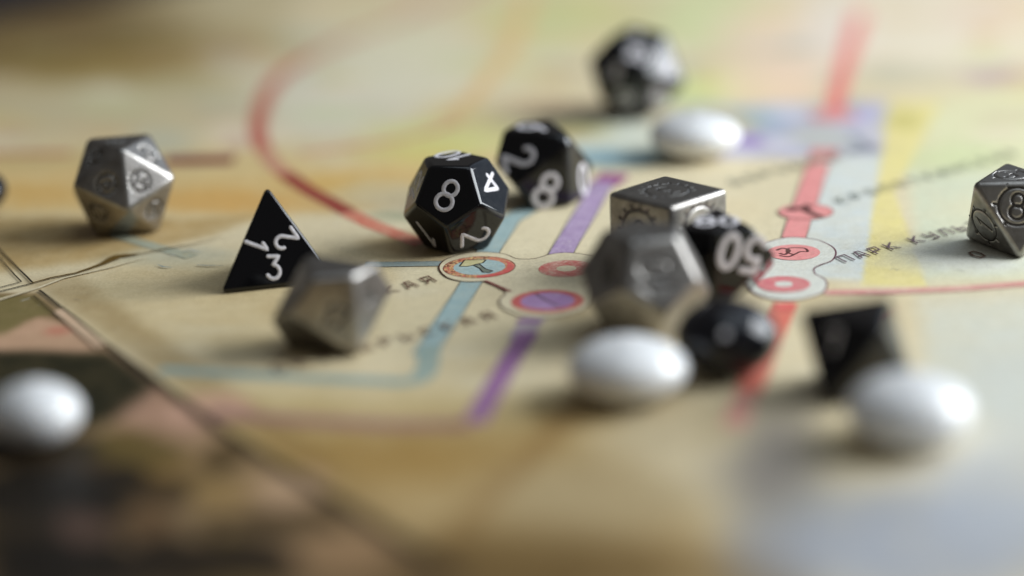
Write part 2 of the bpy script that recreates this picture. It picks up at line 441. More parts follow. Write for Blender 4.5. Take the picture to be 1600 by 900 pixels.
#@WASHES
# top band of the sheet
poly([(-400, -200), (520, -200), (430, 120), (300, 210), (-400, 230)], (188, 172, 134), .8, 50)
ell(120, 95, 200, 34, (150, 124, 60), .75, .7); ell(330, 80, 160, 26, (156, 132, 74), .5, .7)
ell(60, 30, 190, 36, (120, 92, 48), .7, .6); ell(200, 175, 220, 30, (196, 184, 150), .7, .6)
ell(360, 95, 26, 14, (120, 132, 110), .5, .8); ell(500, 180, 70, 30, (205, 200, 178), .7, .6)
poly([(-400, 232), (420, 236), (520, 262), (700, 238), (830, 232), (640, 300), (560, 318), (420, 334), (-400, 338)], (208, 170, 100), .6, 26)
ell(400, 318, 170, 16, (206, 160, 92), .6, .7); ell(60, 305, 90, 18, (204, 160, 88), .6, .7); ell(560, 285, 110, 14, (206, 162, 84), .6, .7); ell(340, 262, 120, 9, (214, 196, 150), .6, .6)
ell(120, 250, 240, 14, (190, 170, 120), .6, .6); ell(330, 312, 100, 16, (208, 160, 88), .45, .8)
poly([(-400, 338), (300, 342), (420, 334), (330, 366), (180, 404), (-400, 470)], (170, 138, 84), .7, 10)
ell(540, 150, 130, 60, (214, 208, 190), .8, .6); ell(640, 90, 120, 60, (218, 212, 186), .8, .6)
ell(700, 215, 110, 30, (212, 210, 140), .9, .6); ell(640, 240, 90, 20, (206, 190, 110), .6, .6)
ell(850, 90, 70, 70, (214, 212, 176), .8, .6); ell(880, 20, 120, 40, (204, 202, 130), .7, .6)
ell(720, 180, 60, 24, (224, 204, 150), .6, .6); ell(860, 160, 60, 20, (214, 176, 140), .5, .7)
ell(1130, 30, 110, 60, (202, 212, 158), .8, .6); ell(1110, 140, 90, 32, (210, 220, 150), .9, .6)
ell(1130, 95, 70, 14, (206, 186, 150), .7, .6); ell(1240, 60, 110, 70, (232, 206, 186), .9, .6)
ell(1210, 140, 90, 30, (238, 208, 180), .8, .6); ell(1300, 40, 60, 50, (226, 218, 210), .6, .7)
ell(1470, 40, 170, 80, (226, 216, 200), .7, .6); ell(1560, 118, 60, 16, (176, 150, 158), .8, .7)
ell(1420, 115, 70, 14, (186, 182, 160), .7, .7); ell(1560, 20, 90, 30, (222, 196, 180), .5, .7)
ell(950, 215, 120, 26, (206, 212, 200), .9, .5); ell(960, 245, 90, 13, (150, 184, 198), .9, .5)
ell(880, 205, 60, 10, (176, 160, 100), .8, .6)
poly([(900, 270), (1150, 250), (1300, 262), (1500, 262), (1700, 330), (1700, 450), (560, 445), (600, 330)], (220, 208, 176), .75, 22)
# lavender square field
poly([(1080, 168), (1392, 156), (1372, 246), (1120, 250)], (184, 182, 198), .95, 9)
ell(1180, 180, 40, 12, (140, 178, 192), .7, .7); ell(1175, 222, 26, 9, (150, 120, 190), .8, .6)
ell(1240, 172, 34, 12, (206, 206, 220), .8, .6); ell(1232, 225, 30, 10, (208, 206, 222), .8, .6)
ell(1215, 200, 34, 9, (150, 168, 196), .6, .7); ell(1360, 178, 34, 16, (176, 172, 214), .8, .6)
ell(1345, 205, 36, 18, (196, 192, 214), .7, .6); ell(1360, 236, 30, 8, (150, 146, 166), .7, .6)
ell(1290, 215, 50, 16, (178, 184, 178), .8, .6); ell(1338, 172, 7, 6, (110, 130, 160), .7, .6); ell(1336, 214, 8, 8, (120, 130, 150), .7, .6)
ell(1600, 200, 190, 60, (216, 216, 176), .9, .5); ell(1480, 250, 90, 26, (202, 212, 164), .7, .6)
poly([(1288, 240), (1378, 240), (1352, 440), (1225, 430)], (206, 214, 216), .8, 8)
poly([(1420, 270), (1700, 260), (1700, 430), (1440, 440)], (206, 214, 190), .75, 16)
poly([(1389, 158), (1470, 160), (1398, 300), (1448, 448), (1346, 446), (1378, 240)], (226, 212, 144), .88, 4, .08)
ell(1420, 190, 28, 12, (190, 180, 106), .6, .6)
ell(1560, 330, 80, 30, (222, 214, 180), .6, .6)
ell(1500, 400, 110, 26, (214, 214, 206), .8, .6)
ell(1130, 330, 60, 26, (222, 206, 170), .8, .6)
# the middle sheet
ell(620, 340, 40, 7, (150, 160, 130), .5, .7); ell(590, 300, 70, 20, (206, 196, 166), .6, .6)
ell(640, 385, 60, 22, (150, 112, 60), .55, .7); ell(280, 405, 90, 15, (150, 166, 166), .5, .7)  # the brown ellipse paints the cast shadow left of the black twelve-sided die
ell(190, 455, 90, 14, (160, 158, 140), .45, .7)
poly([(230, 400), (620, 400), (560, 560), (240, 560), (170, 530), (90, 460)], (198, 176, 130), .55, 30)
ell(700, 520, 130, 60, (212, 199, 164), .6, .7)
poly([(240, 600), (700, 600), (900, 620), (900, 720), (420, 740)], (186, 164, 112), .6, 40)
poly([(280, 640), (420, 650), (800, 660), (900, 650), (1300, 960), (760, 960)], (150, 118, 66), .62, 50)
ell(620, 720, 160, 40, (150, 116, 58), .6, .7); ell(940, 780, 170, 70, (164, 148, 116), .6, .7)
ell(1050, 660, 130, 50, (176, 160, 128), .7, .7); ell(900, 655, 60, 16, (150, 118, 64), .5, .7)
poly([(880, 640), (905, 655), (770, 790), (700, 900), (660, 900), (740, 780)], (118, 84, 40), .45, 26)
ell(800, 880, 240, 60, (110, 86, 48), .7, .6)
poly([(1180, 640), (1260, 640), (1280, 960), (1120, 960)], (128, 122, 118), .7, 50)
ell(1210, 740, 90, 60, (120, 116, 116), .5, .7)
poly([(1440, 470), (1700, 450), (1700, 700), (1440, 620)], (206, 208, 196), .8, 30)
ell(1290, 800, 130, 40, (150, 140, 116), .5, .7)
ell(1440, 850, 260, 90, (150, 158, 176), .8, .5); ell(1560, 760, 120, 90, (176, 182, 192), .7, .6)  # bluish window sheen on the board, painted into the print colour
ell(1600, 620, 120, 90, (200, 204, 200), .6, .6)
# random pigment patches over the far country of the map
pr = np.random.default_rng(21); PAL = [(196, 204, 150), (206, 170, 120), (226, 206, 188), (176, 168, 130), (222, 218, 200), (214, 190, 120), (190, 160, 140), (170, 180, 170)]
for i in range(90):
    yy = pr.uniform(-10, 232); ell(pr.uniform(-80, 1680), yy, pr.uniform(18, 80), pr.uniform(4, 8+yy*.05), PAL[pr.integers(len(PAL))], pr.uniform(.25, .6), .7)
for i in range(50):
    ell(pr.uniform(200, 1300), pr.uniform(430, 640), pr.uniform(14, 70), pr.uniform(6, 18), [(190, 168, 122), (206, 196, 168), (180, 156, 112), (214, 206, 182)][pr.integers(4)], pr.uniform(.15, .35), .8)
# dark illustration in the lower corner, inside its frame
fr = [(-600, 470), (61, 457), (167, 540), (350, 676), (560, 806), (700, 893), (900, 1010), (900, 1400), (-600, 1400)]
poly(fr, (142, 116, 84), .98, 3, .05)
poly([(-600, 470), (58, 460), (84, 490), (40, 500), (10, 540), (-600, 560)], (120, 108, 66), .9, 5)
poly([(10, 520), (60, 495), (100, 505), (163, 545), (120, 556), (-80, 560), (-600, 600)], (198, 160, 132), .9, 6)
ell(85, 520, 16, 8, (186, 110, 90), .6, .7)
poly([(-600, 560), (60, 548), (170, 552), (250, 600), (220, 640), (140, 660), (-600, 690)], (36, 34, 17), .95, 8)
ell(120, 640, 70, 30, (34, 32, 16), .8, .5)
poly([(170, 545), (340, 672), (300, 690), (180, 660), (240, 605)], (164, 128, 108), .8, 14)
ell(260, 640, 60, 22, (170, 134, 112), .7, .6); ell(220, 700, 60, 26, (84, 66, 34), .8, .7)
ell(60, 720, 130, 40, (52, 38, 20), .9, .6); ell(130, 800, 90, 60, (76, 58, 46), .7, .7)
ell(30, 870, 130, 50, (34, 26, 14), .9, .6); ell(230, 740, 80, 26, (112, 86, 40), .7, .7)
ell(330, 760, 60, 22, (90, 72, 36), .7, .7); ell(400, 765, 44, 18, (168, 138, 104), .7, .7)
ell(300, 870, 120, 34, (56, 42, 22), .9, .6); ell(470, 800, 70, 24, (96, 74, 46), .7, .7)
ell(490, 870, 80, 28, (128, 100, 72), .8, .7); ell(130, 780, 22, 26, (36, 26, 20), .7, .7)
ell(280, 690, 50, 12, (156, 126, 96), .6, .7); ell(200, 860, 50, 20, (40, 30, 16), .8, .7)
poly([(40, 440), (120, 432), (300, 560), (640, 812), (600, 830), (160, 520)], (120, 92, 50), .35, 16)
ell(820, 905, 330, 50, (96, 74, 38), .7, .6); ell(560, 890, 150, 40, (92, 72, 46), .7, .6)
ell(40, 880, 200, 60, (30, 22, 12), .85, .6); ell(20, 730, 90, 34, (40, 30, 16), .8, .6); ell(330, 880, 150, 36, (54, 40, 24), .7, .6)
for i in range(46):
    xx = pr.uniform(-60, 640); yy = pr.uniform(700, 930)
    if yy > 640+xx*.62*.8: ell(xx, yy, pr.uniform(18, 70), pr.uniform(7, 24), [(34, 28, 16), (30, 22, 14), (70, 54, 32), (120, 96, 70), (52, 44, 24)][pr.integers(5)], pr.uniform(.35, .8), .5)
poly([(-600, 680), (120, 690), (330, 840), (420, 960), (-600, 1300)], (34, 26, 15), .55, 50)
ell(40, 50, 240, 60, (92, 72, 38), .6, .7)
for i in range(60):
    xx = pr.uniform(-40, 560); yy = pr.uniform(655, 930)
    if yy < 600+xx*.55: continue
    n_ = pr.integers(5, 8); aa = np.sort(pr.uniform(0, 6.28, n_)); rx_ = pr.uniform(20, 60); ry_ = rx_*pr.uniform(.25, .45)
    poly([(xx+rx_*math.cos(t)*pr.uniform(.6, 1.2), yy+ry_*math.sin(t)*pr.uniform(.6, 1.2)) for t in aa], [(26, 21, 12), (34, 30, 16), (140, 114, 84), (96, 78, 44), (48, 38, 24)][pr.integers(5)], pr.uniform(.5, .9), 4, .5)
for c_ in [(70, 775, 120, 42, (22, 17, 10), .95), (215, 700, 70, 26, (96, 80, 40), .8), (330, 640, 60, 22, (196, 156, 134), .8), (350, 712, 44, 20, (70, 54, 28), .8), (260, 765, 60, 24, (58, 44, 26), .8),
          (345, 775, 44, 22, (150, 122, 78), .9), (455, 762, 58, 28, (176, 146, 116), .95), (320, 872, 170, 28, (30, 22, 12), .95), (540, 868, 80, 34, (148, 118, 86), .9), (110, 880, 120, 36, (20, 15, 9), .9),
          (125, 822, 40, 26, (92, 70, 60), .8), (230, 810, 50, 24, (104, 78, 52), .7), (195, 742, 40, 20, (26, 20, 12), .9), (450, 815, 90, 20, (62, 48, 28), .8), (20, 710, 80, 24, (48, 36, 20), .8)]:
    ell(*c_, .25, 0, 1.3)
#@END
nx, ny = len(xs), len(ys)
# far-left edge of the sheet
E0, E1 = G(0, 34), G(240, -12); ed = (E1-E0)/np.linalg.norm(E1-E0); en = np.array([-ed[1], ed[0]])
sd = (np.stack([X, Y], 1)-E0)@en
Xc = X-np.where(sd > 0, sd, 0)*en[0]; Yc = Y-np.where(sd > 0, sd, 0)*en[1]
idx = np.arange(nx*ny).reshape(ny, nx)
quads = np.stack([idx[:-1, :-1], idx[:-1, 1:], idx[1:, 1:], idx[1:, :-1]], -1).reshape(-1, 4)
quads = quads[(sd[quads] < 0).any(1)]
used = np.unique(quads); remap = -np.ones(nx*ny, int); remap[used] = np.arange(len(used))
me = bpy.data.meshes.new('game_board'); Vv = np.stack([Xc, Yc, np.zeros_like(Xc)], 1)[used].astype(np.float32); Fq = remap[quads].astype(np.int32)
skirt = []
me.vertices.add(len(Vv)); me.vertices.foreach_set('co', Vv.ravel())
me.loops.add(Fq.size); me.loops.foreach_set('vertex_index', Fq.ravel())
me.polygons.add(len(Fq)); me.polygons.foreach_set('loop_start', np.arange(len(Fq), dtype=np.int32)*4); me.polygons.foreach_set('loop_total', np.full(len(Fq), 4, np.int32))
me.update(calc_edges=True)
ca = me.color_attributes.new('wash', 'FLOAT_COLOR', 'POINT'); cc = np.ones((len(Vv), 4), np.float32); cc[:, :3] = np.array([lin(np.clip(colr[used][:, i], 0, 1)*255) for i in range(3)]).T
ca.data.foreach_set('color', cc.ravel())
bmt, nt, B, N, L = mat('printed_board_paper'); a = N('ShaderNodeVertexColor'); a.layer_name = 'wash'; paper_finish(bmt, nt, B, N, L, a.outputs['Color'])
me.materials.append(bmt)
board = bpy.data.objects.new('game_board', me); COL.objects.link(board)
board['label'] = 'worn water-colour map board with metro lines, station circles and Cyrillic names under all the dice'; board['category'] = 'game board'
edge_m = ink((150, 130, 100))
A_, B_2 = E0-ed*.6, E0+ed*.6
mesh_obj('board_edge', [(*A_, 0), (*B_2, 0), (*B_2, -.0023), (*A_, -.0023)], [(0, 1, 2, 3)], edge_m, board)

# ------------------------------------------------------------------ print on the board
ZL = [0.00003]
def layer(): ZL[0] += 0.0000035; return ZL[0]
def flat_poly(name, pts, m, z=None, parent=board):
    z = z or layer(); me = bpy.data.meshes.new(name); bm = bmesh.new()
    f = bm.faces.new([bm.verts.new((p[0], p[1], z)) for p in pts]); bm.normal_update()
    if f.normal.z < 0: f.normal_flip()
    bmesh.ops.triangulate(bm, faces=bm.faces[:]); bm.to_mesh(me); bm.free(); me.materials.append(m)
    o = bpy.data.objects.new(name, me); COL.objects.link(o); o.parent = parent; return o
def strip(P, w, z, closed=False, wv=None):
    P = np.array(P, float); n = len(P); T = (np.roll(P, -1, 0)-np.roll(P, 1, 0)) if closed else np.gradient(P, axis=0)
    T /= np.maximum(np.linalg.norm(T, axis=1, keepdims=True), 1e-12); Nn = np.stack([-T[:, 1], T[:, 0]], 1)
    ww = np.full(n, w/2) if wv is None else np.array(wv)/2
    V = []
    for i in range(n): V += [(*(P[i]+Nn[i]*ww[i]), z), (*(P[i]-Nn[i]*ww[i]), z)]
    F = [(2*i+1, 2*((i+1) % n)+1, 2*((i+1) % n), 2*i) for i in range(n if closed else n-1)]
    return V, F
def wobble(P, amp, seed):
    P = np.array(P); r_ = np.random.default_rng(seed); k = len(P)
    f = np.convolve(r_.normal(size=k+8), np.ones(5)/5, 'same')[:k]; g = np.convolve(r_.normal(size=k+8), np.ones(5)/5, 'same')[:k]
    return P+np.stack([f, g], 1)*amp
OUT = ink((96, 92, 76), .3)
def metro_line(px, w, m, outline=OUT, smooth=False, ow=.00022, label=None):
    g = [G(*p) for p in px]; g = catmull(g, 10) if smooth else densify(g, .0015)
    z = layer(); o = mesh_obj('metro_line', *strip(g, w, z), m, board)
    if label: o['label'] = label
    if outline:
        g = np.array(g); T = np.gradient(g, axis=0); T /= np.linalg.norm(T, axis=1, keepdims=True); Nn = np.stack([-T[:, 1], T[:, 0]], 1)
        z2 = layer(); parts = []
        for s, sd_ in ((1, 3), (-1, 4)):
            q = wobble(g+Nn*s*w/2, .00006, sd_+len(px)*7); parts.append(strip(q, ow, z2))
        mesh_obj('line_outline', *join(parts), outline, o)
    return o
def ringpts(c, r, n=72, a=0): return [c+np.array([math.cos(2*math.pi*i/n+a), math.sin(2*math.pi*i/n+a)])*r for i in range(n)]
def pxs(z, ox, oy, k): return [G(ox+x/k, oy+y/k) for x, y in z]
RED = ink((182, 96, 82), .35, (210, 160, 134)); ROSE = ink((226, 146, 144), .3, (234, 184, 176)); PINKR = ink((200, 98, 92), .85, (222, 196, 176), 1500)
BLUE = ink((150, 176, 180), .5, (196, 200, 184)); VIO = ink((154, 128, 170), .75, (206, 190, 206), 1500); VIOD = ink((150, 108, 152), .35, (172, 132, 166), 500)
MAG = ink((150, 78, 130), .3, (180, 130, 160)); MAUVE = ink((150, 112, 106), .5, (176, 146, 120)); CREAM = ink((218, 206, 176), .35, (204, 190, 154))
CREAMW = ink((214, 213, 202), .3, (206, 214, 216)); BROWN = ink((74, 46, 36), .25, (120, 90, 70)); BRN2 = ink((128, 62, 60), .4, (176, 130, 120))
DK = ink((40, 36, 34), .1, (60, 52, 46)); DRED = ink((146, 62, 54), .35, (186, 116, 92)); PALE = ink((190, 124, 104), .5, (210, 196, 160), 500)
# far curve of the red line
metro_line([(760, -30), (640, 25), (540, 62), (478, 92)], .0036, PALE, None, True, label='faded stretch of the curved red metro line')
metro_line([(486, 88), (440, 118), (416, 150), (404, 188), (404, 214), (414, 236)], .0038, RED, None, True)
metro_line([(412, 232), (424, 252), (444, 270), (452, 276)], .0038, PALE, None, True)
metro_line([(446, 272), (480, 296), (520, 318), (548, 334)], .0040, DRED, None, True)
metro_line([(544, 332), (580, 350), (620, 366), (660, 382)], .0040, ink((206, 112, 92), .6, (218, 190, 160), 1200), None, True)
metro_line([(830, -20), (800, 70), (740, 150), (700, 185)], .004, ink((222, 186, 134), .5, (216, 204, 160), 400), None, True)
metro_line([(720, 190), (640, 215), (500, 236), (470, 238)], .0026, ink((206, 140, 120), .7, (212, 190, 140), 400), None, True)
metro_line([(366, 250), (258, 252)], .0068, ink((112, 14, 40), .2, (150, 70, 70)), None)
metro_line([(110, 240), (-60, 241)], .0034, ink((176, 110, 90), .6, (190, 150, 110), 400), None)
metro_line([(840, 318), (795, 345), (745, 420)], .0044, BLUE)
metro_line([(744, 430), (662, 556)], .0040, BLUE)
metro_line([(672, 540), (655, 592), (560, 594), (420, 588), (250, 578)], .0036, ink((140, 166, 164), .5, (190, 180, 150), 500), None, True)
metro_line([(570, 414), (700, 412)], .0030, ink((140, 156, 156), .5, (176, 170, 150), 1500), ink((70, 60, 50), .5))
metro_line([(180, 368), (300, 402)], .003, ink((160, 166, 150), .5, (186, 170, 130), 800), None)
metro_line([(962, 272), (952, 282), (938, 292)], .006, MAG, None)
metro_line([(944, 284), (872, 404)], .0046, VIO)
metro_line([(852, 480), (829, 505), (810, 530)], .0040, ink((176, 160, 172), .5, (206, 196, 180), 900), None)
mesh_obj('line_tick', *strip([G(808, 502), G(845, 503)], .0020, layer()), VIOD, board)
metro_line([(826, 520), (802, 556), (742, 660)], .0036, VIOD, None)
metro_line([(738, 664), (600, 664), (460, 656), (330, 646)], .0040, MAUVE, None, True)
metro_line([(1345, 20), (1318, 110), (1298, 190)], .0038, ink((226, 124, 118), .3, (230, 170, 156)), None)
mesh_obj('line_tick', *strip([G(1268, 184), G(1336, 180)], .008, layer()), ink((214, 136, 142), .5), board)
metro_line([(1290, 232), (1284, 250)], .0058, ink((206, 130, 132), .5), None)
metro_line([(1279, 256), (1240, 372)], .0046, ROSE, ink((120, 104, 96), .3))
metro_line([(1228, 474), (1200, 540), (1170, 612)], .0042, ink((212, 112, 96), .35, (220, 160, 140)), None)
metro_line([(1170, 612), (1146, 668)], .0038, ink((196, 130, 120), .6), None)
metro_line([(1288, 458), (1400, 456), (1500, 452), (1640, 441)], .0028, ink((208, 146, 138), .7, (220, 196, 180), 900), None)

# interchange blobs with their outlines
def blob(px, m, om, ow=.00028):
    g = catmull([G(*p) for p in px], 8, True); flat_poly('interchange_field', g, m)
    mesh_obj('interchange_outline', *strip(wobble(g, .00004, 9), ow, layer(), True), om, board)
blob([(686, 420), (694, 408), (718, 399), (748, 395), (776, 396), (794, 400), (806, 405), (824, 406), (840, 404), (862, 398), (890, 396), (925, 401),
      (960, 412), (968, 430), (950, 448), (926, 460), (922, 474), (904, 488), (860, 497), (815, 494), (786, 483), (780, 470), (790, 458), (776, 449), (760, 441), (726, 441), (698, 434)], CREAM, BROWN)
blob([(1180, 396), (1196, 381), (1232, 372), (1272, 375), (1298, 385), (1306, 396), (1300, 408), (1282, 415), (1272, 421), (1274, 429), (1288, 437), (1292, 448), (1280, 461), (1240, 470), (1196, 466), (1170, 452), (1168, 436), (1184, 424), (1190, 412)], CREAMW, ink((104, 62, 78), .2), .00034)
def station(c, r, m, hole=None, hole_m=None, lab=None, n=72):
    c = np.array(c); root = flat_poly('station', ringpts(c, r, n), m)
    if lab: root['label'] = lab
    if hole: flat_poly('station_centre', ringpts(c, hole, n), hole_m, parent=root)
    return root
GOLD = ink((196, 100, 84), 1.1, (206, 176, 134), 1500)
s = station(G(749, 418.5), .0065, GOLD, .0047, ink((160, 184, 186), .45, (200, 204, 190), 1300), 'station circle with a mushroom emblem')
mesh_obj('ring_outline', *strip(wobble(ringpts(G(749, 418.5), .0065), .00005, 3), .0002, layer(), True), ink((120, 60, 44), .3), s)
q = ringpts(G(749, 418.5), .0057)[-26:]+ringpts(G(749, 418.5), .0057)[:7]
mesh_obj('ring_red_arc', *strip(q, .0013, layer(), wv=np.interp(range(len(q)), [0, 6, 26, len(q)-1], [.0002, .0013, .0014, .0003])), ink((208, 88, 84), .2), s)  # solid red print on the right side of the ring
for k, (sc, dm_) in enumerate((((222, 196, 130), 70), ((96, 50, 36), 60))):
    dr = np.random.default_rng(30+k); parts = []; z = layer(); c0 = G(749, 418.5)
    for i in range(dm_):
        a = math.radians(dr.uniform(70, 265)); rr = dr.uniform(.0048, .0064); r0 = dr.uniform(.00012, .00026)
        cc0 = c0+rr*np.array([math.cos(a), math.sin(a)]); parts.append(([(cc0[0]+r0*math.cos(t), cc0[1]+r0*.9*math.sin(t), z+i*2e-8) for t in np.linspace(0, 5.24, 6)], [tuple(range(6))]))
    mesh_obj('ring_dots', *join(parts), ink(sc, .1), s)
def emblem(px, fill, line, ow, parent):
    g = [np.array(p) for p in px]; flat_poly('emblem', g, fill, parent=parent); mesh_obj('emblem_outline', *strip(densify(g, .0003, True), ow, layer(), True), line, parent)
emblem(pxs([(330, 215), (375, 160), (460, 156), (568, 156), (540, 184), (478, 196), (440, 208), (400, 216)], 660, 380, 5.714), ink((196, 188, 140), .3), DK, .0003, s)
emblem(pxs([(452, 204), (505, 192), (562, 236), (628, 256), (596, 271), (540, 268), (512, 234)], 660, 380, 5.714), ink((110, 120, 110), .3), DK, .00028, s)
station(G(885, 421), .0050, PINKR, .0018, CREAM)
s = station(G(855.6, 472), .0063, ink((194, 92, 90), .5, (212, 156, 136), 1300), .0047, ink((160, 122, 170), .6, (196, 176, 204), 1300))
mesh_obj('emblem', *strip(densify([G(837, 461), G(854, 471), G(876, 482)], .001), .00045, layer()), ink((70, 36, 50), .1), s)
mesh_obj('line_outline', *strip(densify([G(758, 440), G(798, 457)], .001), .0007, layer()), BRN2, board)
s = station(G(1259, 332), .0052, ROSE); mesh_obj('ring_outline', *strip(ringpts(G(1259, 332), .0052), .00022, layer(), True), ink((140, 80, 80), .3), s)
TD = ink((92, 46, 48), .1)
mesh_obj('emblem', *join([strip(densify(pxs([(660, 715), (700, 690), (790, 690), (880, 660)], 1130, 220, 6.43), .0005), .0022, layer()),
                          strip(densify(pxs([(800, 692), (880, 735), (950, 768), (1000, 762)], 1130, 220, 6.43), .0005), .0017, layer())]), TD, s)
s = station(G(1240, 396), .0048, ROSE); z = layer()
mesh_obj('emblem', *join([strip(catmull(pxs([(330, 235), (410, 245), (470, 222), (520, 200), (580, 200), (560, 172), (480, 165), (410, 172), (400, 205), (450, 225)], 1160, 360, 5.714), 6), .0005, z),
                          strip(catmull(pxs([(300, 190), (360, 170), (420, 190), (380, 225), (330, 215)], 1160, 360, 5.714), 6), .0006, layer())]), TD, s)
s = station(G(1224.7, 445.8), .0046, ink((212, 120, 126), .3), .0016, CREAMW)
mesh_obj('line_tick', *strip([G(1212, 481), G(1240, 480)], .004, layer()), ink((222, 100, 96), .3), board)

# lettering
def lettering(text, px, m, h=.0034, adv=.0041, ang=38, sw=.00042, end=False):
    a = math.radians(ang); ex = np.array([math.cos(a), math.sin(a)]); ey = np.array([math.cos(a+math.radians(78)), math.sin(a+math.radians(78))])*1.02; p0 = G(*px)
    if end: p0 = p0-ex*adv*len(text)
    pos = 0.0
    for c in text:
        i = pos; pos += .62 if c == ' ' else 1.0
        parts = []
        for st in CYR[c][1]:
            P = [p0+ex*(i*adv+x_*h)+ey*y_*h for x_, y_ in st]
            T = densify(P, h*.25); V, F = [], []
            for k in range(len(st)-1):
                aa, bb = np.array(P[k]), np.array(P[k+1]); d = (bb-aa)/np.linalg.norm(bb-aa)*sw*.5
                parts.append(strip([aa-d, bb+d], sw, layer_z+1e-6*(len(parts))))
        if parts: mesh_obj('letter', *join(parts), m, board)
layer_z = layer()+.000004
INKT = ink((104, 78, 66), .3, (160, 132, 110), 1500); INKG = ink((96, 104, 96), .3, (150, 156, 140), 1200); INKP = ink((104, 84, 92), .25, (150, 140, 140), 1200)
lettering('КИЕВСКАЯ', (697, 437), INKT, end=True)
lettering('ОКТЯБРЬСКАЯ', (792, 494), INKT, end=True, ang=34.5)
lettering('КРОПОТКИНСКАЯ', (1318, 319), INKG)
lettering('ПАРК КУЛЬТУРЫ', (1322, 411), INKP, adv=.0038, sw=.00042, h=.0034, ang=35)
lettering('БОРОВИЦКАЯ', (1152, 290), INKG, adv=.0042)
lettering('О', (1530, 405), INKT, adv=.0042)
# frames of the printed pictures and the crease of the board
def rule(px, w, m, amp=.00006, wv=None, name='frame_rule'):
    g = densify([G(*p) for p in px], .0012); g = wobble(g, amp, int(px[0][0]+px[0][1]*3) % 97)
    return mesh_obj(name, *strip(g, w, layer(), wv=None if wv is None else np.interp(np.linspace(0, 1, len(g)), np.linspace(0, 1, len(wv)), wv)), m, board)
FR = ink((30, 24, 16), .2, (70, 56, 36))
rule([(-60, 336), (0, 393), (52, 444), (0, 457), (-80, 476)], .00038, FR); rule([(-60, 352), (0, 406), (33, 442), (0, 451), (-80, 468)], .00030, FR)
rule([(61, 455), (120, 500), (167, 540)], .0005, FR); rule([(167, 540), (350, 676), (560, 806), (720, 905)], .0015, FR, wv=[.0006, .0014, .0018, .0018]); rule([(52, 464), (84, 490), (130, 526), (160, 548)], .00028, FR)
flat_poly('frame_band', [G(*p) for p in [(84, 489), (96, 484), (166, 541), (150, 545)]], ink((206, 178, 150), .4, (190, 150, 120), 700))
CR = ink((92, 70, 28), .3, (140, 112, 60), 1500)  # ink of the dark strokes that paint the shadow along the fold
rule([(50, 444), (80, 436), (120, 428), (160, 414), (185, 402), (222, 398)], .0006, CR, .00012, [.0004, .0006, .0006, .0010, .0024, .0003], 'crease')
rule([(222, 398), (262, 390), (300, 384), (350, 372)], .0003, CR, .0001, [.0003, .0005, .0003, .0001], 'crease')
rule([(-60, 486), (0, 470), (60, 452), (100, 436), (170, 420), (230, 404)], .0006, ink((214, 200, 168), .3), .0001, [.0012, .0009, .0007, .0006, .0006, .0003], 'crease')
rule([(245, 415), (255, 419), (270, 420)], .0003, ink((110, 130, 136), .3), .00005, [.0001, .0005, .0001], 'pen_mark')
rule([(286, 396), (296, 392), (316, 397)], .0003, ink((130, 150, 160), .3), .00005, [.0001, .0004, .0001], 'pen_mark')
rule([(308, 416), (322, 417), (350, 417)], .0003, ink((120, 130, 130), .4), .00005, [.0004, .0004, .0001], 'pen_mark')

# ------------------------------------------------------------------ dice
BV = .0007
die('black_die', 'd12', -.00977, .45667, 318.25, .01043, BLACK, 'glossy black twelve-sided die with white 8 facing front, touching the mushroom station circle', .0008, [
    dict(face=(700, 304), c=(699, 305), t='8', h=.0056, w=.00045, up=(45, -90)),
    dict(face=(767, 293), c=(768, 290), t='4', h=.0052, w=.00045, up=(-40, 90)),
    dict(face=(741, 362), c=(743, 369), t='2', h=.0054, w=.00042, up=(100, -30)),
    dict(face=(669, 361), c=(668, 366), t='1', h=.0056, w=.00036, up=(110, 145)),
    dict(face=(710, 250), c=(707, 243), t='10', h=.0052, w=.00042, up=(-160, 42)),
    dict(face=(650, 291), t='12', h=.0046, w=.0004, up=(-20, -100))])
die('black_pyramid_die', 'd4', -.04298, .43998, 300.24, .01345, BLACK, 'black pyramid-shaped four-sided die with white 1, 2 and 3 on its face', .0010, [
    dict(face=(430, 396), c=(402, 381), t='1', h=.0040, w=.00038, up=(105, 38)),
    dict(face=(430, 396), c=(446, 374), t='2', h=.0040, w=.00038, up=(-80, 55)),
    dict(face=(430, 396), c=(428, 418), t='3', h=.0040, w=.00038, up=(-3, -100))])
die('black_die', 'd10', .00862, .48432, 91.42, .0108, BLACK, 'black ten-sided die with 2, 8 and 0 showing, just behind the twelve-sided black one', .0011, [
    dict(face=(810, 239), c=(811, 248), t='2', h=.0062, w=.0006, up=(100, -36)),
    dict(face=(855, 289), c=(854, 297), t='8', h=.0066, w=.0006, up=(50, -110)),
    dict(face=(906, 276), c=(912, 280), t='0', h=.0060, w=.0006, up=(-16, -100)),
    dict(face=(835, 196), c=(833, 199), t='6', h=.0062, w=.0006, up=(100, 12))])
die('black_die', 'd10', .03549, .42233, 228, .0107, BLACK, 'black ten-sided percentile die with an upside-down 50, wedged between two grey metal dice', .0006, [
    dict(face=(1156, 402), c=(1158, 396), t='50', h=.0057, w=.00066, up=(-26, 95)),
    dict(face=(1118, 350), c=(1120, 345), t='80', h=.0050, w=.00055, up=(0, -100))])
